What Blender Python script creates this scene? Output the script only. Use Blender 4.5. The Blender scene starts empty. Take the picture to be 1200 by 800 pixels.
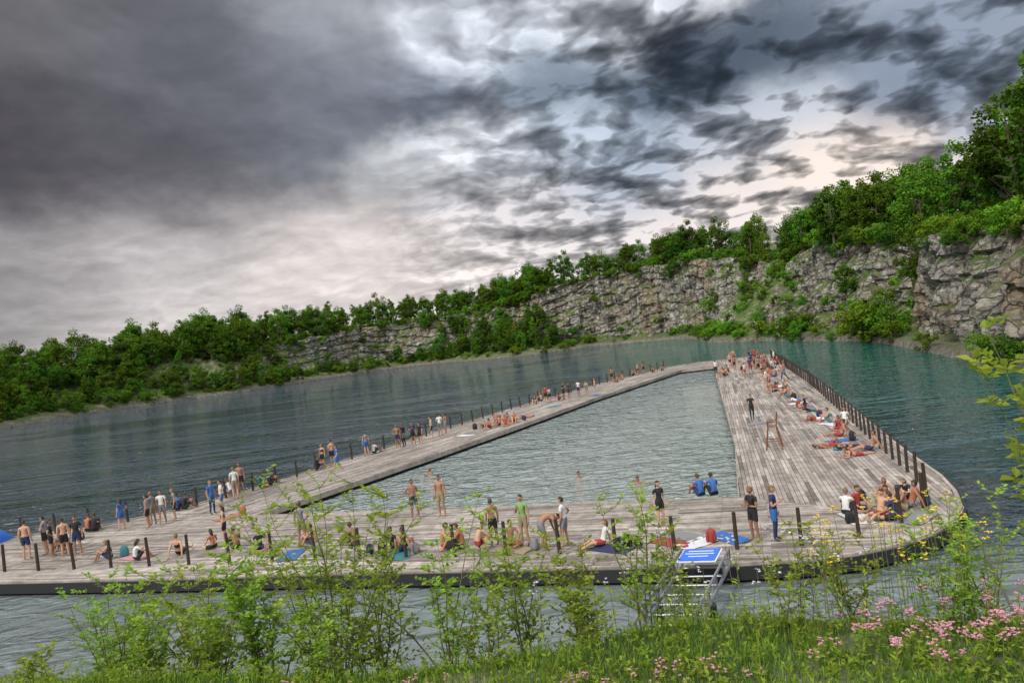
import bpy, bmesh, math, random
import numpy as np
from mathutils import Vector, Matrix, noise
from mathutils.geometry import tessellate_polygon
random.seed(7); np.random.seed(7)
S=bpy.context.scene; COL=S.collection
S.view_settings.view_transform='Standard'; S.view_settings.look='None'; S.view_settings.exposure=0
rnd=random.random
def U(a,b): return random.uniform(a,b)
def link(o,parent=None):
    COL.objects.link(o)
    if parent: o.parent=parent
    return o
def empty(name,loc=(0,0,0)):
    o=bpy.data.objects.new(name,None); o.location=loc; o.empty_display_size=.2; return link(o)
def mesh_obj(name,verts,faces,mats=(),mi=None,parent=None,smooth=False,tint=None):
    me=bpy.data.meshes.new(name); me.from_pydata([tuple(v) for v in verts],[],faces)
    for m in mats: me.materials.append(m)
    if mi is not None: me.polygons.foreach_set('material_index',mi)
    if smooth: me.polygons.foreach_set('use_smooth',[True]*len(me.polygons))
    if tint is not None:
        a=me.attributes.new('tint','FLOAT','FACE'); a.data.foreach_set('value',tint)
    me.update(); return link(bpy.data.objects.new(name,me),parent)

# ---------------------------------------------------------------- materials
class NT:
    def __init__(s,tree): s.t=tree; s.n=tree.nodes; s.l=tree.links
    def new(s,typ,**k):
        n=s.n.new(typ)
        for a,b in k.items(): setattr(n,a,b)
        return n
    def link(s,a,b): s.l.new(a,b)
    def setin(s,n,i,v):
        if hasattr(v,'links') or isinstance(v,bpy.types.NodeSocket): s.l.new(v,n.inputs[i])
        else: n.inputs[i].default_value=v
    def math(s,op,a,b=0.0,c=0.0,clamp=False):
        n=s.new('ShaderNodeMath',operation=op,use_clamp=clamp)
        s.setin(n,0,a); s.setin(n,1,b); s.setin(n,2,c); return n.outputs[0]
    def vmath(s,op,a,b=None,scale=None):
        n=s.new('ShaderNodeVectorMath',operation=op); s.setin(n,0,a)
        if b is not None: s.setin(n,1,b)
        if scale is not None: s.setin(n,3,scale)
        return n
    def mix(s,f,a,b,blend='MIX'):
        n=s.new('ShaderNodeMix',data_type='RGBA',blend_type=blend)
        s.setin(n,0,f); s.setin(n,6,a); s.setin(n,7,b); return n.outputs[2]
    def noise(s,vec,scale,detail=4,rough=.5,dist=0,out=0):
        n=s.new('ShaderNodeTexNoise'); 
        if vec is not None: s.link(vec,n.inputs['Vector'])
        n.inputs['Scale'].default_value=scale; n.inputs['Detail'].default_value=detail
        n.inputs['Roughness'].default_value=rough; n.inputs['Distortion'].default_value=dist
        return n.outputs[out]
    def ramp(s,f,stops):
        n=s.new('ShaderNodeValToRGB'); s.link(f,n.inputs[0]); e=n.color_ramp.elements
        while len(e)<len(stops): e.new(.5)
        for el,(p,c) in zip(e,stops):
            el.position=p; el.color=(c,c,c,1) if not hasattr(c,'__len__') else (*c,1)
        return n.outputs[0]
    def mapping(s,vec,scale=(1,1,1),rot=(0,0,0)):
        n=s.new('ShaderNodeMapping'); s.link(vec,n.inputs[0]); n.inputs['Scale'].default_value=scale; n.inputs['Rotation'].default_value=rot
        return n.outputs[0]
def M(name):
    m=bpy.data.materials.new(name); m.use_nodes=True; t=NT(m.node_tree)
    return m,t,t.n['Principled BSDF'],t.n['Material Output']
def simple(name,col,rough=.7,metal=0,var=.25,scale=8,bump=0.0):
    m,t,p,o=M(name); tc=t.new('ShaderNodeTexCoord').outputs['Object']
    f=t.noise(tc,scale,5,.6)
    c=t.mix(f,tuple(x*(1-var) for x in col)+(1,),tuple(min(1,x*(1+var)) for x in col)+(1,))
    t.link(c,p.inputs['Base Color']); p.inputs['Roughness'].default_value=rough; p.inputs['Metallic'].default_value=metal
    if bump:
        b=t.new('ShaderNodeBump'); b.inputs['Strength'].default_value=bump; b.inputs['Distance'].default_value=.02
        t.link(f,b.inputs['Height']); t.link(b.outputs[0],p.inputs['Normal'])
    return m
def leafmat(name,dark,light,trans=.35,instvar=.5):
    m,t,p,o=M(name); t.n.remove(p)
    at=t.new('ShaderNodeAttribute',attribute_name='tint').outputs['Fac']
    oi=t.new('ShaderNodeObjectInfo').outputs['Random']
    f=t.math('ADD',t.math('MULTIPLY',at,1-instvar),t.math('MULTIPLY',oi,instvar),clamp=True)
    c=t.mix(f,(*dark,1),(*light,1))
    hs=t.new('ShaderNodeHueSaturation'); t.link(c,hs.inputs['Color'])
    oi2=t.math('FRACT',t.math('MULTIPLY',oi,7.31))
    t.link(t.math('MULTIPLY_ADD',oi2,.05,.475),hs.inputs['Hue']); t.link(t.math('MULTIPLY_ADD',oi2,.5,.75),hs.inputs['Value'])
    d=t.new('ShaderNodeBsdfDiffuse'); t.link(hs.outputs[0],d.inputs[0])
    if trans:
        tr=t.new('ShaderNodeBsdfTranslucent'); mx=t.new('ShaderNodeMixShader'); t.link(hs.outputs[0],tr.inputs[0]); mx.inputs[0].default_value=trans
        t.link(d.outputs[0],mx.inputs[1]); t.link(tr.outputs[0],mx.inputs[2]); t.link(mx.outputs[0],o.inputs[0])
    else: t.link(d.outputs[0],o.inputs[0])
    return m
m_bark=simple('bark',(.10,.075,.05),.9,var=.4,scale=4,bump=.5)
m_leaf=leafmat('tree_leaves',(.012,.045,.008),(.145,.27,.025),.2,.42)
m_leafb=leafmat('bush_leaves',(.04,.12,.010),(.20,.34,.028),.2)
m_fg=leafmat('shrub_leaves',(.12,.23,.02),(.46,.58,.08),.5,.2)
m_grass=leafmat('grass_blades',(.06,.13,.015),(.28,.38,.06),.35,.2)
m_stem=simple('green_stem',(.13,.12,.045),.8)
m_yel=simple('yellow_petals',(.75,.55,.03),.6); m_pink=simple('pink_petals',(.58,.28,.34),.6); m_white=simple('pale_petals',(.6,.55,.62),.6)

def mat_terrain():
    m,t,p,o=M('quarry_terrain'); tc=t.new('ShaderNodeTexCoord').outputs['Object']; g=t.new('ShaderNodeNewGeometry')
    sx=t.new('ShaderNodeSeparateXYZ'); t.link(g.outputs['Normal'],sx.inputs[0]); sp=t.new('ShaderNodeSeparateXYZ'); t.link(tc,sp.inputs[0])
    n1=t.noise(tc,.12,5,.6,.3); n2=t.noise(t.mapping(tc,(1,1,1.6)),.8,8,.72,.4); n3=t.noise(t.mapping(tc,(1,1,.16)),.55,5,.65,.6); n4=t.noise(t.mapping(tc,(.3,.3,3)),.5,4,.6,.3)
    vo=t.new('ShaderNodeTexVoronoi',feature='DISTANCE_TO_EDGE'); t.link(t.vmath('ADD',t.mapping(tc,(1,1,1.3)),t.vmath('SCALE',t.noise(tc,.8,3,out=1),scale=1.6).outputs[0]).outputs[0],vo.inputs['Vector']); vo.inputs['Scale'].default_value=.5
    crack=t.ramp(vo.outputs[0],[(0,.3),(.08,1)])
    rock=t.ramp(n2,[(.30,(.06,.052,.042)),(.44,(.26,.24,.205)),(.56,(.48,.455,.41)),(.72,(.70,.675,.63))])
    rock=t.mix(t.ramp(n1,[(.48,0),(.64,.6)]),rock,(.34,.235,.125,1))
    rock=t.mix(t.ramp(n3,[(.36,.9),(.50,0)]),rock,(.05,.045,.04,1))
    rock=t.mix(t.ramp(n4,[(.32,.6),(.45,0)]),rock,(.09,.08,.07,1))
    rock=t.mix(1.0,rock,crack,'MULTIPLY')
    grass=t.mix(t.noise(tc,.5,6,.7),(.025,.07,.01,1),(.16,.23,.04,1))
    grass=t.mix(t.ramp(t.noise(tc,.25,5,.6),[(.52,0),(.66,.75)]),grass,(.28,.235,.155,1))
    f=t.math('ADD',sx.outputs[2],t.math('MULTIPLY_ADD',t.noise(tc,.5,5,.65),.7,-.35))
    f=t.ramp(f,[(.52,0),(.66,1)])
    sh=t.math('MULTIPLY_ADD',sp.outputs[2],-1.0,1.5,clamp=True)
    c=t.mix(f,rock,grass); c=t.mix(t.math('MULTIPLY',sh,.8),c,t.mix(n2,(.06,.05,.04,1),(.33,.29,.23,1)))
    t.link(c,p.inputs['Base Color']); p.inputs['Roughness'].default_value=.95
    b=t.new('ShaderNodeBump'); b.inputs['Strength'].default_value=1; b.inputs['Distance'].default_value=.9
    t.link(t.math('ADD',n2,t.math('MULTIPLY',crack,.35)),b.inputs['Height']); t.link(b.outputs[0],p.inputs['Normal'])
    return m
m_ter=mat_terrain()
def mat_water(name,deep,alt,bump,sc,rough,amp0,painted_refl=None):
    m,t,p,o=M(name); tc=t.new('ShaderNodeTexCoord').outputs['Object']; sp=t.new('ShaderNodeSeparateXYZ'); t.link(tc,sp.inputs[0])
    big=t.noise(t.mapping(tc,(.4,1.9,1),(0,0,-.30)),.030,5,.62,.7)
    x=t.math('MULTIPLY_ADD',sp.outputs[0],.045,-.7,clamp=True)
    c=t.mix(x,deep,alt)
    amp=t.ramp(big,[(.42,amp0),(.56,1.0)])
    if painted_refl:   # sky reflection painted pale into the sheltered water between the bank and the deck
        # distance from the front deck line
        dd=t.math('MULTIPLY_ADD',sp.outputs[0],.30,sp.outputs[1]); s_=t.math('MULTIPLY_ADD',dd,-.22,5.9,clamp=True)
        c=t.mix(s_,c,painted_refl); amp=t.math('MULTIPLY',amp,t.math('MULTIPLY_ADD',s_,-.72,1.0))
    t.link(c,p.inputs['Base Color'])
    p.inputs['Roughness'].default_value=rough; p.inputs['IOR'].default_value=1.38
    w1=t.noise(t.mapping(tc,(1,1.7,1),(0,0,.25)),sc,2,.45,.8); w2=t.noise(t.mapping(tc,(1,1.5,1),(0,0,-.4)),sc*2.6,1,.5,.4)
    w3=t.noise(t.mapping(tc,(1,1.5,1)),sc*.3,2,.5)
    w1=t.math('POWER',w1,1.6)
    h=t.math('ADD',t.math('MULTIPLY',w1,1.5),t.math('ADD',t.math('MULTIPLY',w2,.22),t.math('MULTIPLY',w3,1.6)))
    b=t.new('ShaderNodeBump'); b.inputs['Strength'].default_value=1; b.inputs['Distance'].default_value=1
    t.link(t.math('MULTIPLY',t.math('MULTIPLY',h,amp),bump),b.inputs['Height']); t.link(b.outputs[0],p.inputs['Normal'])
    return m
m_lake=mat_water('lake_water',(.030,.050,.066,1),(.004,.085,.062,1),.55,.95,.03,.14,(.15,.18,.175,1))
m_pool=mat_water('pool_water',(.27,.315,.30,1),(.26,.315,.295,1),.68,1.1,.03,.8)

def mat_plank():
    m,t,p,o=M('weathered_planks'); at=t.new('ShaderNodeAttribute',attribute_name='tint').outputs['Fac']; tc=t.new('ShaderNodeTexCoord').outputs['Object']
    base=t.ramp(at,[(0,(.165,.14,.12)),(.5,(.335,.295,.26)),(1,(.52,.47,.42))])
    g=t.noise(tc,2.2,8,.7,.5); g2=t.noise(tc,.22,5,.65)
    c=t.mix(1,base,t.ramp(g,[(.3,.5),(.65,1.15)]),'MULTIPLY'); c=t.mix(1,c,t.ramp(g2,[(.32,(.62,.60,.58)),(.6,(1.08,1.05,1.03))]),'MULTIPLY')
    t.link(c,p.inputs['Base Color']); p.inputs['Roughness'].default_value=.75
    return m
m_plank=mat_plank()
m_dark=simple('dark_pontoon',(.02,.02,.022),.5,var=.4); m_under=simple('deck_gap_dark',(.02,.017,.014),.9)
m_post=simple('dark_wood_post',(.035,.022,.016),.6,var=.4); m_steel=simple('galvanised_steel',(.27,.28,.30),.4,.6)
m_rope=simple('rope',(.09,.08,.07),.8)
m_blue=simple('blue_panel',(.02,.14,.60),.45,var=.1); m_wht=simple('white_paint',(.75,.75,.75),.5,var=.05)
m_chair=simple('brown_wood',(.20,.07,.035),.6)

# ---------------------------------------------------------------- terrain ring
FL=[(.8,.9),(4,2.4),(25,9.5),(60,15.5),(120,18)]
NB=[(2,1),(5,2.6),(9,4.6),(14,5.0),(60,6)]
def CL(z,a=3.5,w=2,fz=2,up=2): return [(.5,.7),(a,fz),(a+w,z),(a+w+20,z+up),(a+120,z+up+3)]
ST=[(-60,20,NB),(-112,60,NB),(-142,120,FL),(-131,187,FL),(-124,213,FL),(-108,231,[(.8,.9),(5,3),(16,12),(50,16),(120,18)]),(-86,244,[(.8,.9),(7,3),(16,12),(50,16),(120,19)]),
 (-65,277,CL(16,6,2.5,3)),(-45,291,CL(17.5,6,2,3)),(-28,280,CL(18,10,3,6)),(-12,259,[(2,1.2),(12,6),(17,19),(45,21),(120,23)]),(5,247,[(2,1.2),(10,5),(14,20),(45,22),(120,24)]),
 (20,250,CL(22.5,5,2.5,3)),(31,250,CL(23.5,3,2,2)),(43,233,CL(24,2,2,2)),(50,216,CL(23,3,3,2)),(49,195,CL(18,6,14,2)),(46,173,[(.6,.8),(3,2),(24,18),(50,21),(120,23)]),
 (50.6,148,CL(18.5,4,7,2)),(52.5,127,CL(16.5,3,4,2)),(53.6,116,CL(15,2,3,2)),(52,105,CL(13,3,7,2)),(49,93,CL(12.8,1.2,1.5,1.2,3)),(43.5,73,CL(11.9,1,1.3,1.2,3)),(41,60,CL(11.3,1,1.3,1.2,3)),
 (41,40,CL(9,3,5)),(35,22,NB),(20,14,NB),(0,13.2,NB),(-25,14,NB)]
def flat(st): return np.array([st[0],st[1]]+[c for k in st[2] for c in k],float)
A=[flat(s) for s in ST]; n=len(A); cols=[]
for i in range(n):
    p0,p1,p2,p3=A[i-1],A[i],A[(i+1)%n],A[(i+2)%n]
    L=np.hypot(*(p2-p1)[:2]); near=p1[0]>35 and p1[1]>30
    k=max(2,int(L/(.5 if near else 1.0 if p1[1]>120 else 4)))
    for j in range(k):
        t=j/k; q=.5*((2*p1)+(-p0+p2)*t+(2*p0-5*p1+4*p2-p3)*t*t+(-p0+3*p1-3*p2+p3)*t**3)
        q[2:]=(p1*(1-t)+p2*t)[2:]; cols.append(q)
cols=np.array(cols); NC=len(cols); P=cols[:,:2]
arc=np.concatenate([[0],np.cumsum(np.hypot(*(np.roll(P,-1,0)-P).T))]); tot=arc[-1]; arc=arc[:-1]
def at(s): 
    s=s%tot; return np.array([np.interp(s,np.append(arc,tot),np.append(P[:,k],P[0,k])) for k in (0,1)])
Nn=np.zeros_like(P)
for i in range(NC):
    d=at(arc[i]+9)-at(arc[i]-9); nn=np.array([-d[1],d[0]]); Nn[i]=nn/np.linalg.norm(nn)
def prof(i):
    q=cols[i]; ks=[(-5,-3),(0,-.15)]+[(q[2+2*k],q[3+2*k]) for k in range(5)]
    ks+= [(500,ks[-1][1]+2),(2500,ks[-1][1])]; return ks
def pos(i,o):
    r=P[i]-np.array([0,120.]); r/=np.linalg.norm(r); w=min(1,max(0,(o-25)/120)); d=Nn[i]*(1-w)+r*w; d/=np.linalg.norm(d)
    return P[i]+d*o,d
def hz(i,o):
    ks=prof(i); return float(np.interp(o,[k[0] for k in ks],[k[1] for k in ks]))
SUB=[2,2,3,32,10,6,4,4]; V=[];F=[]
for i in range(NC):
    ks=prof(i); sl=(ks[4][1]-ks[3][1])/max(.5,ks[4][0]-ks[3][0]); cf=min(1,max(0,(sl-.5)/1.2)); row=0
    for a in range(8):
        for b in range(SUB[a]+(a==7)):
            t=b/SUB[a]; o=ks[a][0]*(1-t)+ks[a+1][0]*t; z=ks[a][1]*(1-t)+ks[a+1][1]*t
            xy,d=pos(i,o); v=Vector((xy[0],xy[1],z)); am=0
            if a==2: am=t
            elif a==3: am=1
            elif a==4: am=1-t*.7
            elif a==5: am=.3
            if a==7 or a==6: am=.3
            dd=(noise.fractal(v*.09,1,2,3)+.25)*2.6*cf
            dd+=(abs(noise.noise(Vector((v.x*.22,v.y*.22,v.z*.04+3))))*3.4+abs(noise.noise(Vector((v.x*.6,v.y*.6,v.z*.12))))*1.3)*cf   # buttresses and clefts
            dd+=(noise.fractal(Vector((v.x*.45,v.y*.45,v.z*.35+9)),1,2,4)*.7+ noise.noise(Vector((v.x*1.1,v.y*1.1,v.z*1.3)))*.35)*cf
            q=z/3.1+noise.noise(v*.06)*2; dd+=(q-math.floor(q))**2*.8*cf
            dd*=am
            zz=z+am*noise.fractal(v*.13+Vector((5,0,0)),1,2,3)*(.8 if a in (3,) else 1.3)*(1 if a>=3 else .3)
            V.append((xy[0]+d[0]*dd,xy[1]+d[1]*dd,zz)); row+=1
NR=row
for i in range(NC):
    j=(i+1)%NC
    for b in range(NR-1): F.append((i*NR+b,i*NR+b+1,j*NR+b+1,j*NR+b))
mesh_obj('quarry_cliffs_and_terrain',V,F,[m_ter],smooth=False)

# ---------------------------------------------------------------- near grassy bank
def hb(x,y):
    yc=5.0+.22*math.sin(x*.9)+.15*math.sin(x*.37+2); zc=5.70-.05*x+.03*math.sin(x*1.7)+.06*max(0,min(1,(-x-1.2)/2))
    b=noise.fractal(Vector((x*.8,y*.8,3)),1,2,4)*.05
    if y<yc: return zc+(yc-y)*.06+b
    d=y-yc; return zc-.85*d*d/(d+.6)*1.0+b*1.5
V=[];F=[]; nx,ny=150,110
for j in range(ny):
    for i in range(nx):
        x=-15+30*i/(nx-1); y=-5+19.5*j/(ny-1); V.append((x,y,hb(x,y)))
for j in range(ny-1):
    for i in range(nx-1): a=j*nx+i; F.append((a,a+1,a+nx+1,a+nx))
m_soil,t,p,o=M('bank_soil'); tc=t.new('ShaderNodeTexCoord').outputs['Object']
c=t.mix(t.ramp(t.noise(tc,1.1,5,.6),[(.5,0),(.64,1)]),(.05,.085,.018,1),t.mix(t.noise(tc,30,4,.7),(.12,.10,.07,1),(.40,.36,.30,1)))
t.link(c,p.inputs['Base Color']); p.inputs['Roughness'].default_value=.95
b=t.new('ShaderNodeBump'); b.inputs['Distance'].default_value=.03; t.link(t.noise(tc,22,5,.7),b.inputs['Height']); t.link(b.outputs[0],p.inputs['Normal'])
mesh_obj('ground',V,F,[m_soil],smooth=True)

# ---------------------------------------------------------------- water
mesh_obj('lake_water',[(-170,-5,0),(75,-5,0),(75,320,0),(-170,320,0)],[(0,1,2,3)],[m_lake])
inner=[(-13.9,37.2),(8.1,29),(11.4,40.2),(25.4,95.3),(21.2,96),(7.9,74.8),(-.9,58.9),(-6.5,49.3)]
me=mesh_obj('pool_water',[(x,y,.02) for x,y in inner],[tuple(range(8))],[m_pool])

# ---------------------------------------------------------------- deck
outer=[(-42,36.2),(-21.6,29.8),(-13.6,27.3),(-6.8,25.3),(-.9,23.4),(5.4,21.4),(7.7,21),(9,21),(10.4,21.3),(11.7,21.9),(13,22.9),(14,24.1),(15,26.1),(15.8,28.3),(17.3,34),(21.4,48),(26,64),(30.3,80.6),(34.8,98.2),(36,104),(26,106),(21.2,104),(9.7,90.3),(-.8,74.3),(-7.9,61.5),(-13.2,52),(-16.7,45.4),(-19.9,41.3),(-23.3,39.3),(-28.2,39.3),(-42,42)]
RR=[(8.1,29),(13,22.9),(14,24.1),(15,26.1),(15.8,28.3),(17.3,34),(21.4,48),(26,64),(30.3,80.6),(34.8,98.2),(36,104),(27.4,105),(25.4,95.3),(11.4,40.2)]
FF=[(8.1,29),(-13.9,37.2),(-19.9,41.3),(-23.3,39.3),(-28.2,39.3),(-42,42),(-42,36.2)]+outer[1:11]
LL=[(-13.9,37.2),(-6.5,49.3),(-.9,58.9),(7.9,74.8),(21.2,96),(25.4,95.3),(27.4,105),(26,106),(21.2,104),(9.7,90.3),(-.8,74.3),(-7.9,61.5),(-13.2,52),(-16.7,45.4),(-19.9,41.3)]
deck=empty('wooden_floating_deck')
def clip(poly,axis,val,keep):
    out=[]
    for k in range(len(poly)):
        a,b=poly[k-1],poly[k]; ia=(a[axis]-val)*keep>=0; ib=(b[axis]-val)*keep>=0
        if ia!=ib:
            t=(val-a[axis])/(b[axis]-a[axis]); out.append((a[0]+(b[0]-a[0])*t,a[1]+(b[1]-a[1])*t))
        if ib: out.append(b)
    return out
def planks(name,poly,ang,w=.17,ln=3.2):
    c,s=math.cos(ang),math.sin(ang); q=[(x*c+y*s,-x*s+y*c) for x,y in poly]
    V=[];F=[];T=[]; y0=min(p[1] for p in q); y1=max(p[1] for p in q); r=0
    while y0+r*w<y1:
        st=clip(clip(q,1,y0+r*w+.009,1),1,y0+(r+1)*w-.009,-1)
        if len(st)>2:
            x0=min(p[0] for p in st); x1=max(p[0] for p in st); x=math.floor(x0/ln)*ln+(ln/2 if r%2 else 0)-ln
            while x<x1:
                g=clip(clip(st,0,x+.005,1),0,x+ln-.005,-1)
                if len(g)>2:
                    dz=U(-.004,.004); b=len(V); k=len(g)
                    for (gx,gy) in g: V.append((gx*c-gy*s,gx*s+gy*c,.5+dz))
                    for (gx,gy) in g: V.append((gx*c-gy*s,gx*s+gy*c,.46))
                    ar=sum(g[i-1][0]*g[i][1]-g[i][0]*g[i-1][1] for i in range(k)); tv=min(1,max(0,random.gauss(.55,.26)))
                    if abs(ar)>.01:
                        top=tuple(range(b,b+k)); F.append(top if ar>0 else top[::-1]); T.append(tv)
                        for i in range(k):
                            F.append((b+i,b+(i+1)%k,b+k+(i+1)%k,b+k+i)); T.append(tv*.5)
                x+=ln
        r+=1
    return mesh_obj(name,V,F,[m_plank],parent=deck,tint=T)
planks('right_planks',RR,math.radians(90-15))
planks('front_planks',FF,math.radians(-17.5))
planks('left_planks',LL,math.radians(58.5))
def slab(name,out,inn,z0,z1,mat,par):
    loops=[[Vector((x,y,0)) for x,y in out],[Vector((x,y,0)) for x,y in inn]]
    tris=tessellate_polygon(loops); pts=[p for l in loops for p in l]; N=len(pts)
    V=[(p.x,p.y,z1) for p in pts]+[(p.x,p.y,z0) for p in pts]; F=[tuple(t) for t in tris]+[tuple(i+N for i in t[::-1]) for t in tris]
    s=0
    for l in loops:
        for i in range(len(l)): a=s+i; b_=s+(i+1)%len(l); F.append((a,b_,b_+N,a+N))
        s+=len(l)
    return mesh_obj(name,V,F,[mat],parent=par)
def offs(poly,d):
    out=[];n=len(poly)
    for i in range(n):
        a=Vector(poly[i-1]);b=Vector(poly[i]);c=Vector(poly[(i+1)%n]); t1=(b-a).normalized();t2=(c-b).normalized()
        nn=Vector((t1.y+t2.y,-t1.x-t2.x)).normalized(); out.append((b.x+nn.x*d,b.y+nn.y*d))
    return out
slab('underdeck',offs(outer,.03),inner,.12,.452,m_under,deck)
slab('pontoon',offs(outer,-.25),offs(inner,.25),-.3,.12,m_dark,deck)
def ribbon(name,poly,w,z0,z1,mat,par,closed=True):
    a=poly; b=offs(poly,w); N=len(a); V=[(x,y,z) for z in (z0,z1) for x,y in a]+[(x,y,z) for z in (z0,z1) for x,y in b]; F=[]
    for i in range(N):
        j=(i+1)%N
        F+=[(i,j,N+j,N+i),(2*N+i,3*N+i,3*N+j,2*N+j),(N+i,N+j,3*N+j,3*N+i)]
    return mesh_obj(name,V,F,[mat],parent=par,tint=[.7]*len(F))
ribbon('outer_fascia',offs(outer,.032),.05,.10,.49,m_dark,deck)
ribbon('kerb_board',offs(outer,-.16),.12,.505,.56,m_plank,deck)
ribbon('inner_fascia',offs(inner,-.05),.045,.2,.497,m_plank,deck)

def tube(V,F,pts,rad,ns=6,cap=True):
    pts=[Vector(p) for p in pts]; b0=len(V)
    for i,p in enumerate(pts):
        d=(pts[min(i+1,len(pts)-1)]-pts[max(i-1,0)]).normalized(); a=d.orthogonal().normalized() if abs(d.z)>.99 else d.cross(Vector((0,0,1))).normalized()
        c=d.cross(a); r=rad[i] if hasattr(rad,'__len__') else rad
        for k in range(ns):
            th=2*math.pi*k/ns; V.append(tuple(p+a*(r*math.cos(th))+c*(r*math.sin(th))))
    for i in range(len(pts)-1):
        for k in range(ns):
            F.append((b0+i*ns+k,b0+i*ns+(k+1)%ns,b0+(i+1)*ns+(k+1)%ns,b0+(i+1)*ns+k))
    if cap: F.append(tuple(range(b0,b0+ns))[::-1]); e=b0+(len(pts)-1)*ns; F.append(tuple(range(e,e+ns)))
def resample(pl,sp):
    pl=[Vector(p) for p in pl]; out=[pl[0]]; acc=0
    for a,b in zip(pl,pl[1:]):
        L=(b-a).length; d=sp-acc
        while d<=L: out.append(a+(b-a)*(d/L)); d+=sp
        acc=(acc+L)%sp
    return out
def railing(pl,sp,h=1.1,ropes=(.55,1.0)):
    pts=resample(pl,sp); V=[];F=[];V2=[];F2=[]
    for p in pts:
        lx,ly=U(-.03,.03),U(-.03,.03); hh=h+U(-.05,.05); tube(V,F,[(p.x,p.y,.49),(p.x+lx,p.y+ly,.5+hh)],[.068,.06],8)
    for z in ropes:
        for i,(a,b) in enumerate(zip(pts,pts[1:])):
            m=(a+b)/2; tube(V2,F2,[(a.x,a.y,.5+z),(m.x,m.y,.5+z-.05),(b.x,b.y,.5+z)],.011,4,False)
    r=empty('post_and_rope_railing'); mesh_obj('posts',V,F,[m_post],parent=r)
    if ropes: mesh_obj('ropes',V2,F2,[m_rope],parent=r)
railing([(-41,37.6),(-22,31.5),(-9.2,27.9),(-3.6,26),(3.1,23.8),(5.8,22.9),(8.7,22.3),(10.9,22.9),(12.7,24.2),(14,26.3),(14.8,28.6)],1.9,1.15,())
railing([(15.1,29.6),(16.4,34.2),(20.5,48.1),(25.1,64.1),(29.4,80.8),(33.8,98.2)],1.3,1.1)
railing([(-41,41.2),(-28.2,38.8),(-23.1,38.8),(-19.5,40.8),(-16.3,45),(-12.8,51.6),(-7.5,61),(-.4,73.8),(10.1,89.8),(21.4,103.2)],1.8,1.1)

# ---------------------------------------------------------------- gangway, chair, tent, cable
g=empty('metal_gangway_ladder'); V=[];F=[]
a0,a1=Vector((4.15,21.6,.66)),Vector((1.75,17.3,.16)); b0,b1=Vector((5.45,21.2,.66)),Vector((3.05,16.9,.16)); up=Vector((0,0,.42))
for p,q in ((a0,a1),(b0,b1)):
    tube(V,F,[p,q],.05); tube(V,F,[p+up,q+up],.04)
    for k in range(7):
        t=k/6; m=p.lerp(q,t); tube(V,F,[m,m+up],.028); 
        if k<6: tube(V,F,[m if k%2 else m+up,p.lerp(q,(k+1)/6)+(up if k%2 else Vector())],.022)
for k in range(9): t=(k+.5)/9; tube(V,F,[a0.lerp(a1,t),b0.lerp(b1,t)],.028)
mesh_obj('truss_frame',V,F,[m_steel],parent=g)
V=[];F=[]
for e in (a1,b1,(a0+a1)/2,(b0+b1)/2): tube(V,F,[e+Vector((0,0,-.35)),e+Vector((0,0,.0))],.16,10)
mesh_obj('floats',V,F,[m_dark],parent=g)
def quadbox(name,c,ux,uy,th,mat,par):
    c,ux,uy=Vector(c),Vector(ux),Vector(uy); nz=ux.cross(uy).normalized()*th; V=[c+sx*ux+sy*uy+sz*nz for sz in (-.5,.5) for sx,sy in ((-.5,-.5),(.5,-.5),(.5,.5),(-.5,.5))]
    return mesh_obj(name,V,[(3,2,1,0),(4,5,6,7),(0,1,5,4),(1,2,6,5),(2,3,7,6),(3,0,4,7)],[mat],parent=par)
dl=(a1-a0).normalized(); dw=(b0-a0).normalized(); nn=dw.cross(dl).normalized(); nn=nn if nn.z>0 else -nn
cb=a0.lerp(b0,.5)+dl*.55+Vector((0,0,.5)); quadbox('board_rim',cb-nn*.03,dw*1.08,dl*.86,.03,m_wht,g); quadbox('blue_board',cb,dw*1.0,dl*.78,.03,m_blue,g)
for k,w in ((-.2,.7),(-.03,.8),(.15,.55)): quadbox('white_lettering',cb+dl*k+nn*.02,dw*w,dl*.04,.006,m_wht,g)
quadbox('blue_step',a1.lerp(b1,.5)-dl*.3+Vector((0,0,.1)),dw*1.2,dl*.4,.04,m_blue,g)
V=[];F=[]; tube(V,F,[(14.9,26.3,.5),(12.9,21.8,.42),(10.4,16.5,.45),(9.2,13.6,.5)],.03,5); mesh_obj('mooring_cable',V,F,[m_rope])
def chair(x,y,rot):
    V=[];F=[]
    for sx in (-1,1):
        tube(V,F,[(sx*.42,.38,0),(sx*.26,.2,1.15),(sx*.26,.2,1.42)],.035); tube(V,F,[(sx*.42,-.42,0),(sx*.26,-.2,1.15),(sx*.26,-.3,1.85)],.035)
        tube(V,F,[(sx*.36,.33,.45),(sx*.36,-.33,.45)],.025); tube(V,F,[(sx*.26,.22,1.42),(sx*.26,-.24,1.42)],.03)
    for z,w,y_ in ((.3,.39,.34),(.6,.34,.3),(.9,.3,.24)): tube(V,F,[(-w,y_,z),(w,y_,z)],.025)
    for z,y_ in ((1.5,-.24),(1.65,-.26),(1.8,-.29)): tube(V,F,[(-.26,y_,z),(.26,y_,z)],.03)
    for k in range(5): tube(V,F,[(-.27,-.2+.1*k,1.15),(.27,-.2+.1*k,1.15)],.035)
    o=mesh_obj('lifeguard_high_chair',V,F,[m_chair]); o.location=(x,y,.5); o.rotation_euler[2]=rot
chair(12.6,37.6,1.2)
V=[];F=[]
for i in range(9):
    for j in range(13):
        a=math.pi*i/8; th=(j/12-.5)*2.4; V.append((math.cos(a)*.9,th*.8,math.sin(a)*.85*(1-abs(th/1.3)**3*.75)))
for i in range(8):
    for j in range(12): q=i*13+j; F.append((q,q+1,q+14,q+13))
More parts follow.
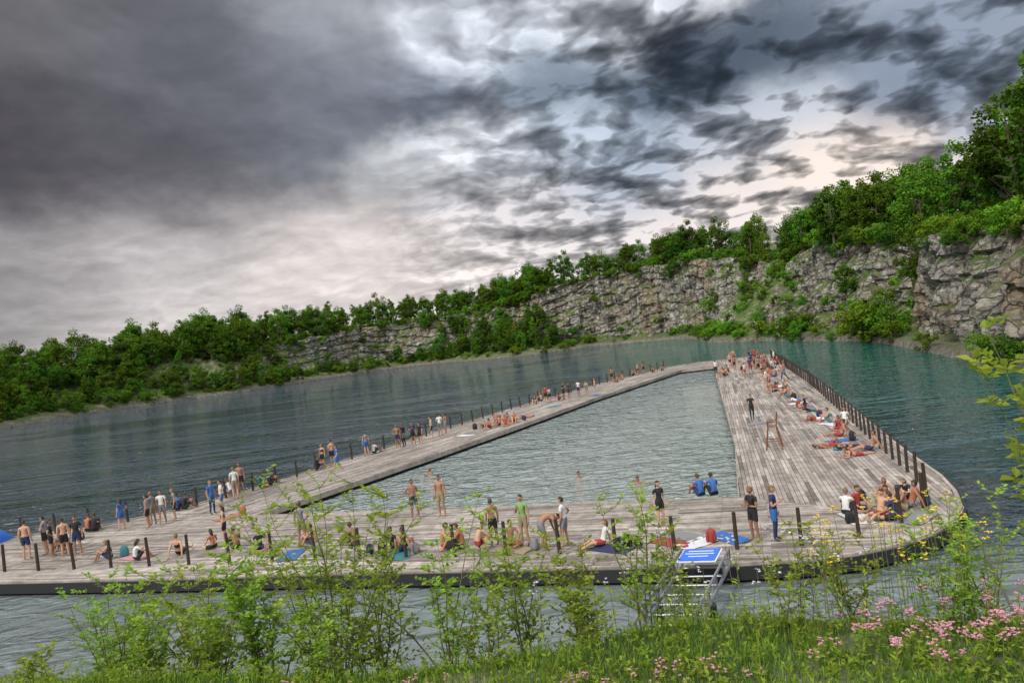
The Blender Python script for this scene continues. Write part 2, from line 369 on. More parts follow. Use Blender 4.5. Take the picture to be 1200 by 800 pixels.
o=mesh_obj('blue_beach_tent',V,F,[m_blue],smooth=True); o.location=(-28.4,38.2,.5)

# ---------------------------------------------------------------- trees
def leafquads(C,Nv,size,rs):
    n=len(C); r=rs.normal(size=(n,3)); Nv=Nv+r*.9; Nv/=np.linalg.norm(Nv,axis=1)[:,None]
    t=np.cross(Nv,rs.normal(size=(n,3))); t/=np.linalg.norm(t,axis=1)[:,None]; b=np.cross(Nv,t)
    s=(size*rs.uniform(.6,1.35,size=(n,1))); t=t*s; b=b*s*.65
    return np.stack([C-t,C-b*.9,C+t,C+b],1).reshape(-1,3)
def make_tree(name,seed,H,R,nclump,nleaf,ls,mat,base=.28,conical=0.0):
    rs=np.random.RandomState(seed); V=[];F=[]
    bend=rs.normal(size=2)*.03*H; tr=[(bend[0]*t*t,bend[1]*t*t,H*.85*t) for t in np.linspace(0,1,7)]
    tube(V,F,tr,[H*.022*(1-.85*t) for t in np.linspace(0,1,7)],7)
    cz0=H*base; cc=[]
    while len(cc)<nclump:
        u=rs.normal(size=3); u/=np.linalg.norm(u); rr=rs.uniform(.35,1)**.6; p=u*rr
        z=cz0+(H-cz0)*(.5+.5*p[2]); hw=R*(1-conical*max(0,p[2]))
        hw*=1+.28*math.sin(3*math.atan2(p[1],p[0])+seed)
        cc.append(np.array([p[0]*hw+bend[0]*.6,p[1]*hw+bend[1]*.6,z-.06*H]))
    for c in cc[:max(6,nclump//4)]:
        h0=max(H*.15,c[2]-.3*H*rs.uniform(.5,1)); t=h0/(H*.85); s=np.array([bend[0]*t*t,bend[1]*t*t,h0]); mid=(s+c)/2+np.array([0,0,-.03*H])
        tube(V,F,[s,mid,c],[H*.009,H*.006,H*.002],5,False)
    nb=len(F); LV=[];T=[]
    for c in cc:
        r=R*rs.uniform(.2,.36); m=int(nleaf*rs.uniform(.6,1.3)); d=rs.normal(size=(m,3)); d/=np.linalg.norm(d,axis=1)[:,None]
        rad=rs.uniform(.25,1,size=(m,1))**.5; Cn=c+d*rad*np.array([r,r,r*.8]); LV.append(leafquads(Cn,d+np.array([0,0,.5]),ls,rs))
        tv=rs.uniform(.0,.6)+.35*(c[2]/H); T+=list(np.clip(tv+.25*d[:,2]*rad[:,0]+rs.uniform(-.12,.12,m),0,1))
    LV=np.concatenate(LV); b=len(V); V=V+[tuple(x) for x in LV]; nq=len(LV)//4
    F=F+[(b+4*i,b+4*i+1,b+4*i+2,b+4*i+3) for i in range(nq)]
    me=bpy.data.meshes.new(name); me.from_pydata(V,[],F); me.materials.append(m_bark); me.materials.append(mat)
    me.polygons.foreach_set('material_index',[0]*nb+[1]*nq); a=me.attributes.new('tint','FLOAT','FACE'); a.data.foreach_set('value',[.3]*nb+T); me.update()
    return me
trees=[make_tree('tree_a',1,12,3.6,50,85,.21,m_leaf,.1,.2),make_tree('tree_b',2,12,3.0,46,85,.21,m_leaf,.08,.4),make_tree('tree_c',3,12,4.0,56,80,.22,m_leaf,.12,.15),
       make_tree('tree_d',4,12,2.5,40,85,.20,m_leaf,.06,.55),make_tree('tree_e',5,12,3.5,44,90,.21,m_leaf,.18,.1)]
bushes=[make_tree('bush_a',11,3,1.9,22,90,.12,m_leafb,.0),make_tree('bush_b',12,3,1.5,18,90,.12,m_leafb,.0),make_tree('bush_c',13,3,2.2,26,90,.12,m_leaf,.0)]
forest=empty('distant_forest'); scrub=empty('cliff_shrubbery')
def put(me,name,x,y,z,s,par=None,sz=None):
    o=bpy.data.objects.new(name,me); o.location=(x,y,z); o.rotation_euler=(U(-.05,.05),U(-.05,.05),U(0,6.28)); o.scale=(s,s,(sz or s)); return link(o,par)
rt=random.Random(3)
for i in range(NC):
    x,y=P[i]; ds=np.hypot(*(P[(i+1)%NC]-P[i])); ks=prof(i)
    if not ((x<-60 and y>90) or y>45 and x>38 or y>200): continue
    isf=(x<-75)
    if isf: zones=[(.5,9,.09,.8),(9,52,.045,1)]
    elif -40<x<16 and y>240: zones=[(2,ks[3][0]+2,.09,.62),(ks[4][0]+1.5,ks[4][0]+28,.05,.8)]
    elif x<=-40: zones=[(1.5,ks[3][0],.09,.5),(ks[4][0]+1.5,ks[4][0]+28,.05,.85)]
    elif y>120: zones=[(ks[4][0]+2,ks[4][0]+26,.04,.78)]
    else: zones=[(ks[4][0]+8,ks[4][0]+34,.038,.9)]
    for (o0,o1,den,sc) in zones:
        cnt=den*ds*(o1-o0)
        k=int(cnt)+(rt.random()<cnt-int(cnt))
        for _ in range(k):
            o=o0+(o1-o0)*rt.random()**1.15; xy,d=pos(i,o); s=sc*rt.uniform(.55,1.25)
            if isf and o<14: s*=.7
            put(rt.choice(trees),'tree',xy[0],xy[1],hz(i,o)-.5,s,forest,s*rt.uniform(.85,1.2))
    for (o0,o1,den) in [(.3,ks[3][0]+.5,.10),(ks[3][0],ks[4][0],.05 if y<200 else .07),(ks[4][0]-.5,ks[4][0]+8,.16)]:
        cnt=den*ds*max(.5,o1-o0)
        if y<110 and o0<ks[4][0]-.6: cnt*=.3
        if isf and o0>.3: cnt*=.4
        k=int(cnt)+(rt.random()<cnt-int(cnt))
        for _ in range(k):
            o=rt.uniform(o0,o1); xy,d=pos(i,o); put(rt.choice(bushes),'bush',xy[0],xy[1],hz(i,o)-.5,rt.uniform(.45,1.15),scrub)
def zat(x,y):
    i=int(np.argmin((P[:,0]-x)**2+(P[:,1]-y)**2)); return hz(i,float(np.hypot(P[i,0]-x,P[i,1]-y)))
for (x,y,h,k) in [(61,136,12.5,1),(66,128,11,0),(62,109,11.5,2),(58,103,11,4),(56,91,12,0),(59,84,13.5,2),(54,77,14.5,0),(53,69,16.0,2),(50,63,16,4),(65,118,12,0),(62,96,12,2),(64,74,15,2),(57,125,7,1),(70,150,11,0),(64,158,10,3)]:
    put(trees[k],'broadleaf_tree',x,y,zat(x,y)-.4,h/12)
for (x,y,s) in [(53.5,104,1.6),(55,108,2.0),(54,113,1.7),(51,100,1.2),(56,120,1.5),(52,134,1.4),(53.5,140,1.7),(50,152,1.6),(40.6,62.6,.9),(46.5,84,.8),(58,106,1.6),(53,110,1.9),(55,116,1.6)]:
    put(bushes[int(rt.random()*3)],'bush',x,y,max(.2,zat(x,y)-.6),s,scrub)

# ---------------------------------------------------------------- foreground plants
def leaf(V,F,T,MI,p,d,L,w,tv,mi):
    d=d.normalized(); s=d.cross(Vector((U(-1,1),U(-1,1),1.2))).normalized(); nrm=s.cross(d); b=len(V)
    V+= [tuple(p),tuple(p+d*L*.45+s*w+nrm*w*.3),tuple(p+d*L),tuple(p+d*L*.45-s*w+nrm*w*.3)]
    F+= [(b,b+1,b+2),(b,b+2,b+3)]; T+=[tv,tv*.9]; MI+=[mi,mi]
def shrub(name,x,y,h,ns,seed,spread=.5,L=.042,dens=1.0,mat=None):
    random.seed(seed); V=[];F=[];z0=hb(x,y)-.03
    leaves=[]
    for s in range(ns):
        a=U(0,6.28); p=Vector((x+U(-.1,.1),y+U(-.1,.1),z0)); d=Vector((math.cos(a)*spread*U(.2,1),math.sin(a)*spread*U(.2,1),1)).normalized()
        hh=h*U(.6,1.05); pts=[p]; N=10
        for k in range(N):
            d=(d+Vector((U(-.14,.14),U(-.14,.14),U(-.02,.08)))).normalized(); pts.append(pts[-1]+d*hh/N)
        tube(V,F,pts,[.007*(1-.8*i/N)*h**.5 for i in range(N+1)],4,False)
        for k in range(2,N+1):
            for q in range(random.choice((1,2,2)) if k<N else 2):
                a=U(0,6.28); bd=(Vector((math.cos(a),math.sin(a),U(.1,.9)))).normalized(); bl=min(.5,hh*U(.14,.32))*(1.15-k/N*.6); b=[pts[k]]
                for j in range(4): bd=(bd+Vector((U(-.2,.2),U(-.2,.2),U(-.1,.2)))).normalized(); b.append(b[-1]+bd*bl/4)
                tube(V,F,b,[.003,.0026,.002,.0016,.001],3,False)
                m=int(11*dens)
                for j in range(m):
                    t=(j+.5)/m*4; i0=min(3,int(t)); pp=b[i0].lerp(b[i0+1],t-i0); sd=bd.cross(Vector((0,0,1))).normalized()*(1 if j%2 else -1)
                    leaves.append((pp,sd+bd*.6+Vector((U(-.4,.4),U(-.4,.4),U(-.5,.5))),L*U(.6,1.3)))
        leaves.append((pts[-1],Vector((0,0,1)),L))
    nb=len(F); T=[.3]*nb; MI=[0]*nb
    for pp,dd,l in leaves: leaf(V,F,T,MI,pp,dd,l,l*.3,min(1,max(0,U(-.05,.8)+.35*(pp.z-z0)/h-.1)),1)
    return mesh_obj(name,V,F,[m_stem,mat or m_fg],mi=MI,tint=T)
FG=[(-1.75,6.1,1.98,13,.5,1.1),(-1.35,5.8,1.55,9,.45,1.0),(-2.9,6.3,1.35,13,.55,1.0),(-3.5,6.0,1.0,10,.6,1.0),(-.8,5.8,1.5,8,.4,.8),(-.2,5.9,1.25,7,.35,.8),(.2,6.1,1.15,6,.45,.8),(-2.2,5.7,1.2,10,.55,1.0),(.8,5.7,1.2,6,.35,.7),(1.15,5.9,1.0,5,.4,.7),
    (-4.7,6.6,.75,8,.6,1.0),(-4.0,6.7,.8,8,.6,1.0),(1.85,5.5,.75,5,.4,.8),(2.35,5.6,.95,6,.45,.8),(3.3,5.5,1.05,7,.4,.9),(2.8,5.2,.8,6,.5,.9),(3.9,5.4,1.0,7,.4,.9),(-.5,5.4,.8,6,.6,.9),(-1.6,5.4,.8,7,.7,.9),(-2.6,5.5,.7,7,.7,.9),(.4,5.3,.6,6,.6,.9),(-3.1,5.6,.6,8,.7,1.0)]
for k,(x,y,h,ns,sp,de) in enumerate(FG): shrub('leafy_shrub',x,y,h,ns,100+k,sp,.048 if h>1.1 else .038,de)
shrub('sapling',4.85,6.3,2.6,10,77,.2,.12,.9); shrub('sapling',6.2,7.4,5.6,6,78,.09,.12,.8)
random.seed(50)
def grass(name,n,x0,x1,y0,y1,h0,h1,clump=.5):
    V=[];F=[];T=[]
    for _ in range(n):
        x,y=U(x0,x1),U(y0,y1)
        if noise.noise(Vector((x*1.6,y*1.6,0)))<-clump+rnd()*.5-.1: continue
        z=hb(x,y)-.01; h=U(h0,h1)*(.7+.5*noise.noise(Vector((x*2.5,y*2.5,7)))+.3*rnd()); a=U(0,6.28); w=U(.002,.005); dx,dy=math.cos(a),math.sin(a); ln=U(.1,.7)*h
        b=len(V); V+=[(x-dy*w,y+dx*w,z),(x+dy*w,y-dx*w,z),(x+dx*ln*.3+dy*w*.8,y+dy*ln*.3-dx*w*.8,z+h*.6),(x+dx*ln*.3-dy*w*.8,y+dy*ln*.3+dx*w*.8,z+h*.6),(x+dx*ln,y+dy*ln,z+h)]
        F+=[(b,b+1,b+2,b+3),(b+3,b+2,b+4)]; t=rnd(); T+=[t*.8,t]
    mesh_obj(name,V,F,[m_grass],tint=T)
grass('grass',60000,-5.0,5.2,3.6,6.6,.03,.11,.6); grass('tall_grass',3500,-5.0,5.2,4.3,6.3,.10,.28,.2)
def herbs(n):
    V=[];F=[];T=[];MI=[]
    for _ in range(n):
        x,y=U(-5,5),U(4.0,6.0); z=hb(x,y); h=U(.04,.16)
        for k in range(random.randint(5,9)):
            a=U(0,6.28); leaf(V,F,T,MI,Vector((x,y,z+h*U(.1,1))),Vector((math.cos(a),math.sin(a),U(0,.9))),U(.025,.055),U(.006,.013),rnd()*.7,0)
    mesh_obj('low_herbs',V,F,[m_fg],tint=T)
herbs(2600)
def flowers(name,pts,h0,h1,mat,size,heads,petals=5):
    V=[];F=[];MI=[];T=[]
    for (x,y) in pts:
        z=hb(x,y); h=U(h0,h1); top=Vector((x+U(-.06,.06),y+U(-.06,.06),z+h)); b=len(F); tube(V,F,[(x,y,z-.02),((x+top.x)/2+U(-.02,.02),y,z+h*.5),tuple(top)],[.003,.0025,.002],3,False)
        MI+=[0]*(len(F)-b); T+=[.3]*(len(F)-b)
        for k in range(8): leaf(V,F,T,MI,Vector((x,y,z)).lerp(top,U(.1,.85)),Vector((U(-1,1),U(-1,1),U(0,.7))),U(.03,.07),.009,rnd(),1)
        for q in range(heads):
            c=top+Vector((U(-1,1),U(-1,1),U(-1,.4)))*size*(2.2 if heads>1 else 0)
            for k in range(petals+3):
                a=6.28*k/(petals); leaf(V,F,T,MI,c,Vector((math.cos(a),math.sin(a),U(-.1,.9))),size*U(.8,1.1),size*.33,rnd(),2)
    mesh_obj(name,V,F,[m_stem,m_fg,mat],mi=MI,tint=T)
G=lambda x,y,s,n:[(random.gauss(x,s),random.gauss(y,s*.45)) for _ in range(n)]
flowers('pink_wildflowers',G(3.2,4.8,.5,80)+G(2.3,4.6,.4,36)+G(3.9,5.0,.3,40),.12,.40,m_pink,.014,8)
flowers('pink_clover',G(-1.3,4.75,.25,46)+G(-1.75,4.75,.15,24)+G(.9,4.6,.2,18)+G(.2,4.6,.2,14),.04,.10,m_pink,.013,5)
flowers('yellow_wildflowers',G(2.5,5.4,.35,26)+G(3.0,5.2,.3,12),.5,1.0,m_yel,.016,5)
flowers('pale_wildflowers',G(1.7,5.2,.35,18)+G(.6,5.2,.4,10),.4,.85,m_white,.014,3)

# ---------------------------------------------------------------- people
def figure(name,J,face,sex,hand):
    w=.9 if sex=='f' else 1.0
    E=[];RAD={}
    verts=[];idx={}
    def add(n,p,r): idx[n]=len(verts); verts.append(Vector(p)); RAD[n]=r
    che=Vector(J['che']); nkb=Vector(J['nkb'])
    add('pel',J['pel'],.125 if sex=='m' else .13); add('wai',J['wai'],.115 if sex=='m' else .095); add('che',che,.135*w); add('upc',che.lerp(nkb,.6),.105*w); add('nkb',nkb,.066*w); add('nkt',J['nkt'],.054*w)
    E+=[('pel','wai'),('wai','che'),('che','upc'),('upc','nkb'),('nkb','nkt')]
    for s in 'LR':
        for n,r in (('sh',.062),('el',.043),('wr',.029)): add(n+s,J[n+s],r*w)
        for n,r in (('hi',.092),('kn',.058),('an',.038),('to',.03)): add(n+s,J[n+s],r)
        m=Vector(J['kn'+s]).lerp(Vector(J['an'+s]),.35); add('ca'+s,m+Vector((0,-.01,0)),.052)
        E+=[('upc','sh'+s),('sh'+s,'el'+s),('el'+s,'wr'+s),('pel','hi'+s),('hi'+s,'kn'+s),('kn'+s,'ca'+s),('ca'+s,'an'+s),('an'+s,'to'+s)]
    me=bpy.data.meshes.new('tmp'); me.from_pydata([tuple(v) for v in verts],[(idx[a],idx[b]) for a,b in E],[]); o=bpy.data.objects.new('tmp',me); COL.objects.link(o)
    sk=o.modifiers.new('s','SKIN'); sk.use_smooth_shade=True; su=o.modifiers.new('u','SUBSURF'); su.levels=2
    for n,i in idx.items(): me.skin_vertices[0].data[i].radius=(RAD[n],RAD[n]); me.skin_vertices[0].data[i].use_root=(n=='pel')
    dg=bpy.context.evaluated_depsgraph_get(); dg.update(); ev=bpy.data.meshes.new_from_object(o.evaluated_get(dg)); bpy.data.objects.remove(o)
    V=[v.co.copy() for v in ev.vertices]; F=[tuple(p.vertices) for p in ev.polygons]; MI=[]
    infl=[0.0]*len(V)
    for f in F:
        c=sum((V[i] for i in f),Vector())/len(f); best=None
        for a,b in E:
            pa,pb=verts[idx[a]],verts[idx[b]]; d=pb-pa; t=max(0,min(1,(c-pa).dot(d)/d.length_squared)); ds=(c-pa-d*t).length/(RAD[a]*(1-t)+RAD[b]*t)
            if best is None or ds<best[0]: best=(ds,a,b,t)
        _,a,b,t=best; mi=0
        if b=='wai': mi=3 if t<.55 else 1
        elif b=='che' : mi=1 if t<.55 else 9
        elif b=='upc': mi=9 if t<.35 else 1
        elif a=='upc' and b=='nkb': mi=1 if t<.6 else 0
        elif b=='nkt': mi=0
        elif a=='upc': mi=1
        elif a[:2]=='sh': mi=2 if t<.5 else 0
        elif a[:2]=='el': mi=0
        elif a=='pel': mi=3
        elif a[:2]=='hi': mi=3 if t<.6 else 4
        elif a[:2] in('kn','ca'): mi=4 if not(a[:2]=='ca' and t>.9) else 6
        elif a[:2]=='an': mi=6
        MI.append(mi)
        if mi==3: 
            for i in f: infl[i]=.014
    nr=[v.normal.copy() for v in ev.vertices]; V=[tuple(v+nr[i]*infl[i]) for i,v in enumerate(V)]
    for s in 'LR':
        wr=Vector(J['wr'+s]); d=(wr-Vector(J['el'+s])).normalized() if hand!='flat' else Vector((0,-.9 if J['wr'+s][1]<0 else .9,-.3)).normalized()
        lat=d.cross(Vector((1,0,0)) if abs(d.x)<.8 else Vector((0,1,0))).normalized(); nn=d.cross(lat)
        b=len(F); tube(V,F,[wr-d*.01,wr+d*.04,wr+d*.085],[.026,.034,.03],8); 
        for q,(of,L) in enumerate(((-.027,.07),(-.009,.08),(.009,.075),(.026,.058))):
            p=wr+d*.085+lat*of; c=nn*(.4 if s=='L' else -.4); tube(V,F,[p-d*.01,p+d*L*.45,p+(d*.85+c*.6).normalized()*L],[.0095,.0085,.006],5)
        p=wr+d*.03+lat*(-.03); tube(V,F,[p,p+(d*.6-lat*.7)*.04,p+(d*.85-lat*.6)*.065],[.011,.01,.007],5)
        MI+=[0]*(len(F)-b)
    hc=Vector(J['hd']); up_=(hc-Vector(J['nkt'])).normalized(); fw=Vector(face); fw=(fw-up_*fw.dot(up_)).normalized(); rt_=fw.cross(up_)
    def W(x,y,z): return tuple(hc+rt_*x+fw*y+up_*z)
    def ell(cx,cy,cz,rx,ry,rz,mi,nu=8,nv=6,fn=None,sel=None):
        b=len(V)
        for j in range(nv+1):
            ph=math.pi*j/nv
            for i in range(nu):
                th=2*math.pi*i/nu; x,y,z=math.sin(ph)*math.cos(th),math.sin(ph)*math.sin(th),math.cos(ph)
                if fn: X,Y,Z=fn(x,y,z)
                else: X,Y,Z=x*rx,y*ry,z*rz
                V.append(W(cx+X,cy+Y,cz+Z))
        for j in range(nv):
            for i in range(nu):
                th=2*math.pi*(i+.5)/nu; ph=math.pi*(j+.5)/nv
                if sel and not sel(math.sin(ph)*math.cos(th),math.sin(ph)*math.sin(th),math.cos(ph)): continue
                F.append((b+j*nu+i,b+(j+1)*nu+i,b+(j+1)*nu+(i+1)%nu,b+j*nu+(i+1)%nu)); MI.append(mi)
    def hf(x,y,z):
        k=1-.32*max(0,-z)**1.5; return x*.076*k,y*.096*(1-.12*max(0,-z)) + (.012*max(0,-z) if y>0 else 0),z*.118
    ell(0,0,0,1,1,1,0,18,14,hf)
    ell(0,.098,-.018,.013,.018,.022,0); ell(0,.088,-.058,.024,.008,.006,8)
    for sx in (-1,1):
        ell(sx*.03,.084,.008,.011,.008,.007,7); ell(sx*.03,.086,.026,.017,.007,.004,5); ell(sx*.077,-.005,-.01,.010,.018,.03,0)
    if sex=='m': ell(0,0,0,1,1,1,5,18,14,lambda x,y,z:(x*.083,y*.102-.004,z*.126+.004),lambda x,y,z:z>.35+.25*y if y>0 else z>-.35)
    else: ell(0,0,0,1,1,1,5,18,14,lambda x,y,z:(x*.088,y*.106-.006-(.02 if z<-.2 else 0),z*.128+.004 if z>-.1 else z*.26+.02),lambda x,y,z:z>.4+.2*y if y>0 else True)
    out=bpy.data.meshes.new(name); out.from_pydata([tuple(v) for v in V],[],F)
    for _ in range(10): out.materials.append(None)
    out.polygons.foreach_set('material_index',MI); out.polygons.foreach_set('use_smooth',[True]*len(F)); out.update(); return out
def mir(**k):
    J={}
    for n,v in k.items():
        if n in('sh','el','wr','hi','kn','an','to'): J[n+'R']=(v[0],v[1],v[2]); J[n+'L']=(-v[0],v[1],v[2])
        else: J[n]=v
    return J
stand=mir(pel=(0,0,.95),wai=(0,.0,1.1),che=(0,.01,1.27),nkb=(0,-.01,1.46),nkt=(0,0,1.53),hd=(0,.02,1.635),sh=(.175,-.01,1.41),el=(.22,-.03,1.12),wr=(.235,.05,.88),hi=(.09,0,.91),kn=(.105,.02,.5),an=(.12,-.03,.08),to=(.14,.13,.03))
hips=dict(stand); hips.update(elR=(.34,-.08,1.17),wrR=(.19,.05,1.03),knL=(-.13,.05,.5),anL=(-.16,.02,.08),toL=(-.19,.17,.03))
fold=dict(stand); fold.update(elR=(.24,.05,1.14),wrR=(-.02,.2,1.22),elL=(-.24,.05,1.13),wrL=(.04,.22,1.17))
walk=dict(stand); walk.update(knR=(.1,.18,.52),anR=(.11,.26,.10),toR=(.12,.42,.06),knL=(-.1,-.02,.5),anL=(-.1,-.32,.14),toL=(-.1,-.2,.03),elR=(.22,-.15,1.14),wrR=(.24,-.12,.9),elL=(-.22,.06,1.13),wrL=(-.22,.24,.95))
phone=dict(stand); phone.update(elR=(.23,.02,1.13),wrR=(.1,.24,1.27),elL=(-.23,-.03,1.12))
sitk=mir(pel=(0,0,.13),wai=(0,-.03,.29),che=(0,.02,.47),nkb=(0,.09,.64),nkt=(0,.11,.71),hd=(0,.15,.81),sh=(.17,.07,.60),el=(.25,.25,.40),wr=(.1,.45,.46),hi=(.1,.03,.125),kn=(.14,.42,.50),an=(.12,.66,.08),to=(.12,.81,.035))
sitl=mir(pel=(0,0,.13),wai=(0,-.06,.29),che=(0,-.13,.46),nkb=(0,-.18,.64),nkt=(0,-.18,.71),hd=(0,-.16,.82),sh=(.175,-.18,.59),el=(.26,-.33,.35),wr=(.27,-.42,.06),hi=(.1,.03,.125),kn=(.12,.46,.2),an=(.13,.88,.06),to=(.15,.93,.2))
sitx=mir(pel=(0,0,.13),wai=(0,-.01,.29),che=(0,.03,.47),nkb=(0,.05,.65),nkt=(0,.07,.72),hd=(0,.1,.82),sh=(.175,.03,.60),el=(.27,.12,.36),wr=(.2,.33,.25),hi=(.1,.03,.125),kn=(.36,.32,.14),an=(.05,.42,.08),to=(-.08,.42,.05))
lie=mir(pel=(0,0,.12),wai=(0,-.17,.12),che=(0,-.35,.135),nkb=(0,-.54,.14),nkt=(0,-.61,.15),hd=(0,-.72,.16),sh=(.175,-.49,.12),el=(.3,-.28,.06),wr=(.27,-.03,.06),hi=(.09,.04,.115),kn=(.11,.46,.09),an=(.14,.89,.07),to=(.18,.94,.2))
lie2=dict(lie); lie2.update(knL=(-.11,.36,.4),anL=(-.11,.52,.08),toL=(-.11,.67,.035))
prone=mir(pel=(0,0,.12),wai=(0,.16,.13),che=(0,.33,.2),nkb=(0,.48,.32),nkt=(0,.53,.38),hd=(0,.59,.47),sh=(.17,.45,.28),el=(.22,.52,.05),wr=(.1,.72,.05),hi=(.09,-.04,.11),kn=(.11,-.46,.07),an=(.13,-.88,.07),to=(.13,-1.0,.035))
bend=mir(pel=(0,-.15,.92),wai=(0,-.03,1.03),che=(0,.14,1.09),nkb=(0,.33,1.08),nkt=(0,.4,1.06),hd=(0,.5,1.02),sh=(.17,.29,1.03),el=(.2,.36,.75),wr=(.15,.42,.5),hi=(.09,-.14,.88),kn=(.11,-.01,.49),an=(.12,-.08,.08),to=(.14,.08,.03))
crouch=mir(pel=(0,-.12,.36),wai=(0,-.08,.52),che=(0,.03,.68),nkb=(0,.13,.84),nkt=(0,.16,.91),hd=(0,.22,1.0),sh=(.17,.11,.79),el=(.26,.27,.55),wr=(.13,.45,.45),hi=(.1,-.1,.34),kn=(.17,.28,.5),an=(.14,-.02,.08),to=(.16,.14,.03))
swim=dict(stand); swim.update(elR=(.4,.15,1.32),wrR=(.45,.4,1.38),elL=(-.4,.15,1.32),wrL=(-.45,.4,1.38))
POS=dict(stand=(stand,(0,1,0),''),hips=(hips,(0,1,0),''),fold=(fold,(.3,1,0),''),walk=(walk,(0,1,0),''),phone=(phone,(0,1,-.3),''),sitk=(sitk,(0,1,0),''),sitl=(sitl,(0,1,.1),'flat'),sitx=(sitx,(0,1,-.1),''),lie=(lie,(0,0,1),''),lie2=(lie2,(0,0,1),''),prone=(prone,(0,1,.2),''),bend=(bend,(0,.5,-1),''),crouch=(crouch,(0,1,-.2),''),swim=(swim,(0,1,0),''))
PM={}
for k,(J,fc,hd) in POS.items():
    for sx in 'mf': PM[k,sx]=figure('figure_'+k+'_'+sx,J,fc,sx,hd)
def cm(name,c,r=.8): return simple(name,c,r,var=.12,scale=20)
skins=[simple('skin_%d'%i,c,.55,var=.08) for i,c in enumerate([(.44,.24,.15),(.36,.18,.11),(.52,.30,.20),(.29,.14,.085)])]
hairs=[cm('hair_%d'%i,c,.6) for i,c in enumerate([(.02,.014,.01),(.06,.035,.018),(.16,.10,.05),(.03,.02,.015)])]
cl={n:cm('cloth_'+n,c) for n,c in dict(black=(.015,.015,.018),navy=(.02,.03,.09),blue=(.03,.12,.38),white=(.62,.62,.62),red=(.30,.04,.035),green=(.20,.34,.11),grey=(.20,.20,.21),orange=(.36,.14,.07),khaki=(.28,.23,.15),teal=(.03,.17,.20),pink=(.5,.22,.24),yellow=(.5,.4,.08)).items()}
m_eye=cm('eye_dark',(.015,.01,.01),.3); m_lip=cm('lip',(.35,.10,.09),.5); m_shoe=cm('shoe',(.05,.05,.05))
pr=random.Random(11)
def person(kind,x,y,deg,top=None,bot='black',sex='m',z=.5,legs=None,s=None,shoes=None,hair=None):
    nm={'s':'seated_person','l':'sunbather','p':'sunbather'}.get(kind[0],'standing_person')
    if kind in('stand','phone'): nm='standing_person'
    if kind=='walk': nm='walking_person'
    if kind=='swim': nm='swimmer'
    if kind in('bend','crouch'): nm='bending_person'
    o=bpy.data.objects.new(nm,PM[kind,sex]); link(o); sk=pr.choice(skins); hr=hairs[hair] if hair is not None else pr.choice(hairs)
    tp=cl[top] if top and top!='bikini' else sk
    bt=cl[bot]; lg=cl[legs] if legs else sk; sh=shoes or (m_shoe if legs else sk)
    for i,m in enumerate([sk,tp,tp,bt,lg,hr,sh,m_eye,m_lip,bt if top=='bikini' else tp]):
        o.material_slots[i].link='OBJECT'; o.material_slots[i].material=m
    sc=s or (pr.uniform(.97,1.05) if sex=='m' else pr.uniform(.9,.97)); o.scale=(sc,sc,sc); o.location=(x,y,z); o.rotation_euler[2]=math.radians(deg); return o
A_=person
A_('hips',-5.1,32,200,None,'navy'); A_('stand',-3.9,31.9,160,None,'khaki')
A_('stand',-1.5,26.5,20,None,'black'); A_('crouch',-2.0,25.9,-60,None,'red'); A_('phone',-.4,26.0,150,'green','khaki',shoes=m_shoe); A_('bend',.3,25.2,-70,None,'grey'); A_('hips',1.0,25.4,60,'white','grey'); A_('sitx',-.9,26.2,190,None,'orange')
A_('stand',4.5,26.3,200,'black','black','f',legs=None); A_('sitk',6.8,29.7,20,'blue','navy','m'); A_('sitk',7.3,29.6,10,'blue','black','m')
A_('fold',6.9,23.4,120,'black','black'); A_('phone',7.5,23.2,240,'navy','blue',legs='navy')
for a in [('sitk',10.5,24.9,-40,'white','black','m'),('sitx',11.0,25.2,200,'red','navy','m'),('sitl',11.3,24.2,120,None,'red','m'),('sitk',11.9,24.9,150,None,'black','m'),('sitx',11.5,23.7,30,'navy','black','m'),('sitk',12.3,24.6,90,None,'khaki','m'),('sitx',12.4,26.0,150,'bikini','red','f'),('sitk',13.0,25.7,120,'black','black','f'),('sitl',12.7,24.9,60,'orange','grey','m')]: A_(*a)
A_('walk',14.8,47.7,170,'black','black',legs='black')
A_('lie2',14.9,36.3,-95,None,'red'); A_('lie',15.6,35.3,-100,'bikini','black','f'); A_('sitl',16.0,34.4,70,None,'navy'); A_('prone',14.9,33.6,100,'bikini','red','f')
for i,(x,y) in enumerate([(17.9,43.1),(18.4,42.4),(17.5,44.4),(19.2,50.1),(20.0,53.4),(20.4,56.3),(21.8,60.8),(22.1,63.3),(17.2,40.4),(18.8,48.2),(20.9,58.3),(16.5,38.6),(22.9,66.2),(23.4,69.0),(21.0,61.2),(24.0,71.5)]):
    A_(['sitk','sitl','lie2','sitx','prone'][i%5],x,y,pr.uniform(40,150),pr.choice([None,None,'bikini','red','white','black']),pr.choice(['black','navy','red','blue','teal']),pr.choice('mmf'))
for i,(x,y) in enumerate([(22.0,81.9),(23.7,78.2),(24.9,78.9),(25.7,78.7),(21.2,63.3),(26.7,79.8),(25.6,74.3),(27.8,78.9),(24.8,68.9),(28.6,97.1),(31.1,97.8),(27,84),(28,88),(26,90),(29,92),(27.6,95),(30,86),(25.2,85.5),(29.6,90),(27.2,80.5),(23.2,75.5),(30.4,94),(28.6,85)]):
    k=pr.choice(['stand','hips','fold','walk','phone']); A_(k,x,y,pr.uniform(0,360),pr.choice([None,None,'black','white','grey','navy','red']),pr.choice(['black','navy','khaki','grey','red']),pr.choice('mmf'),legs=pr.choice([None,None,'black']))
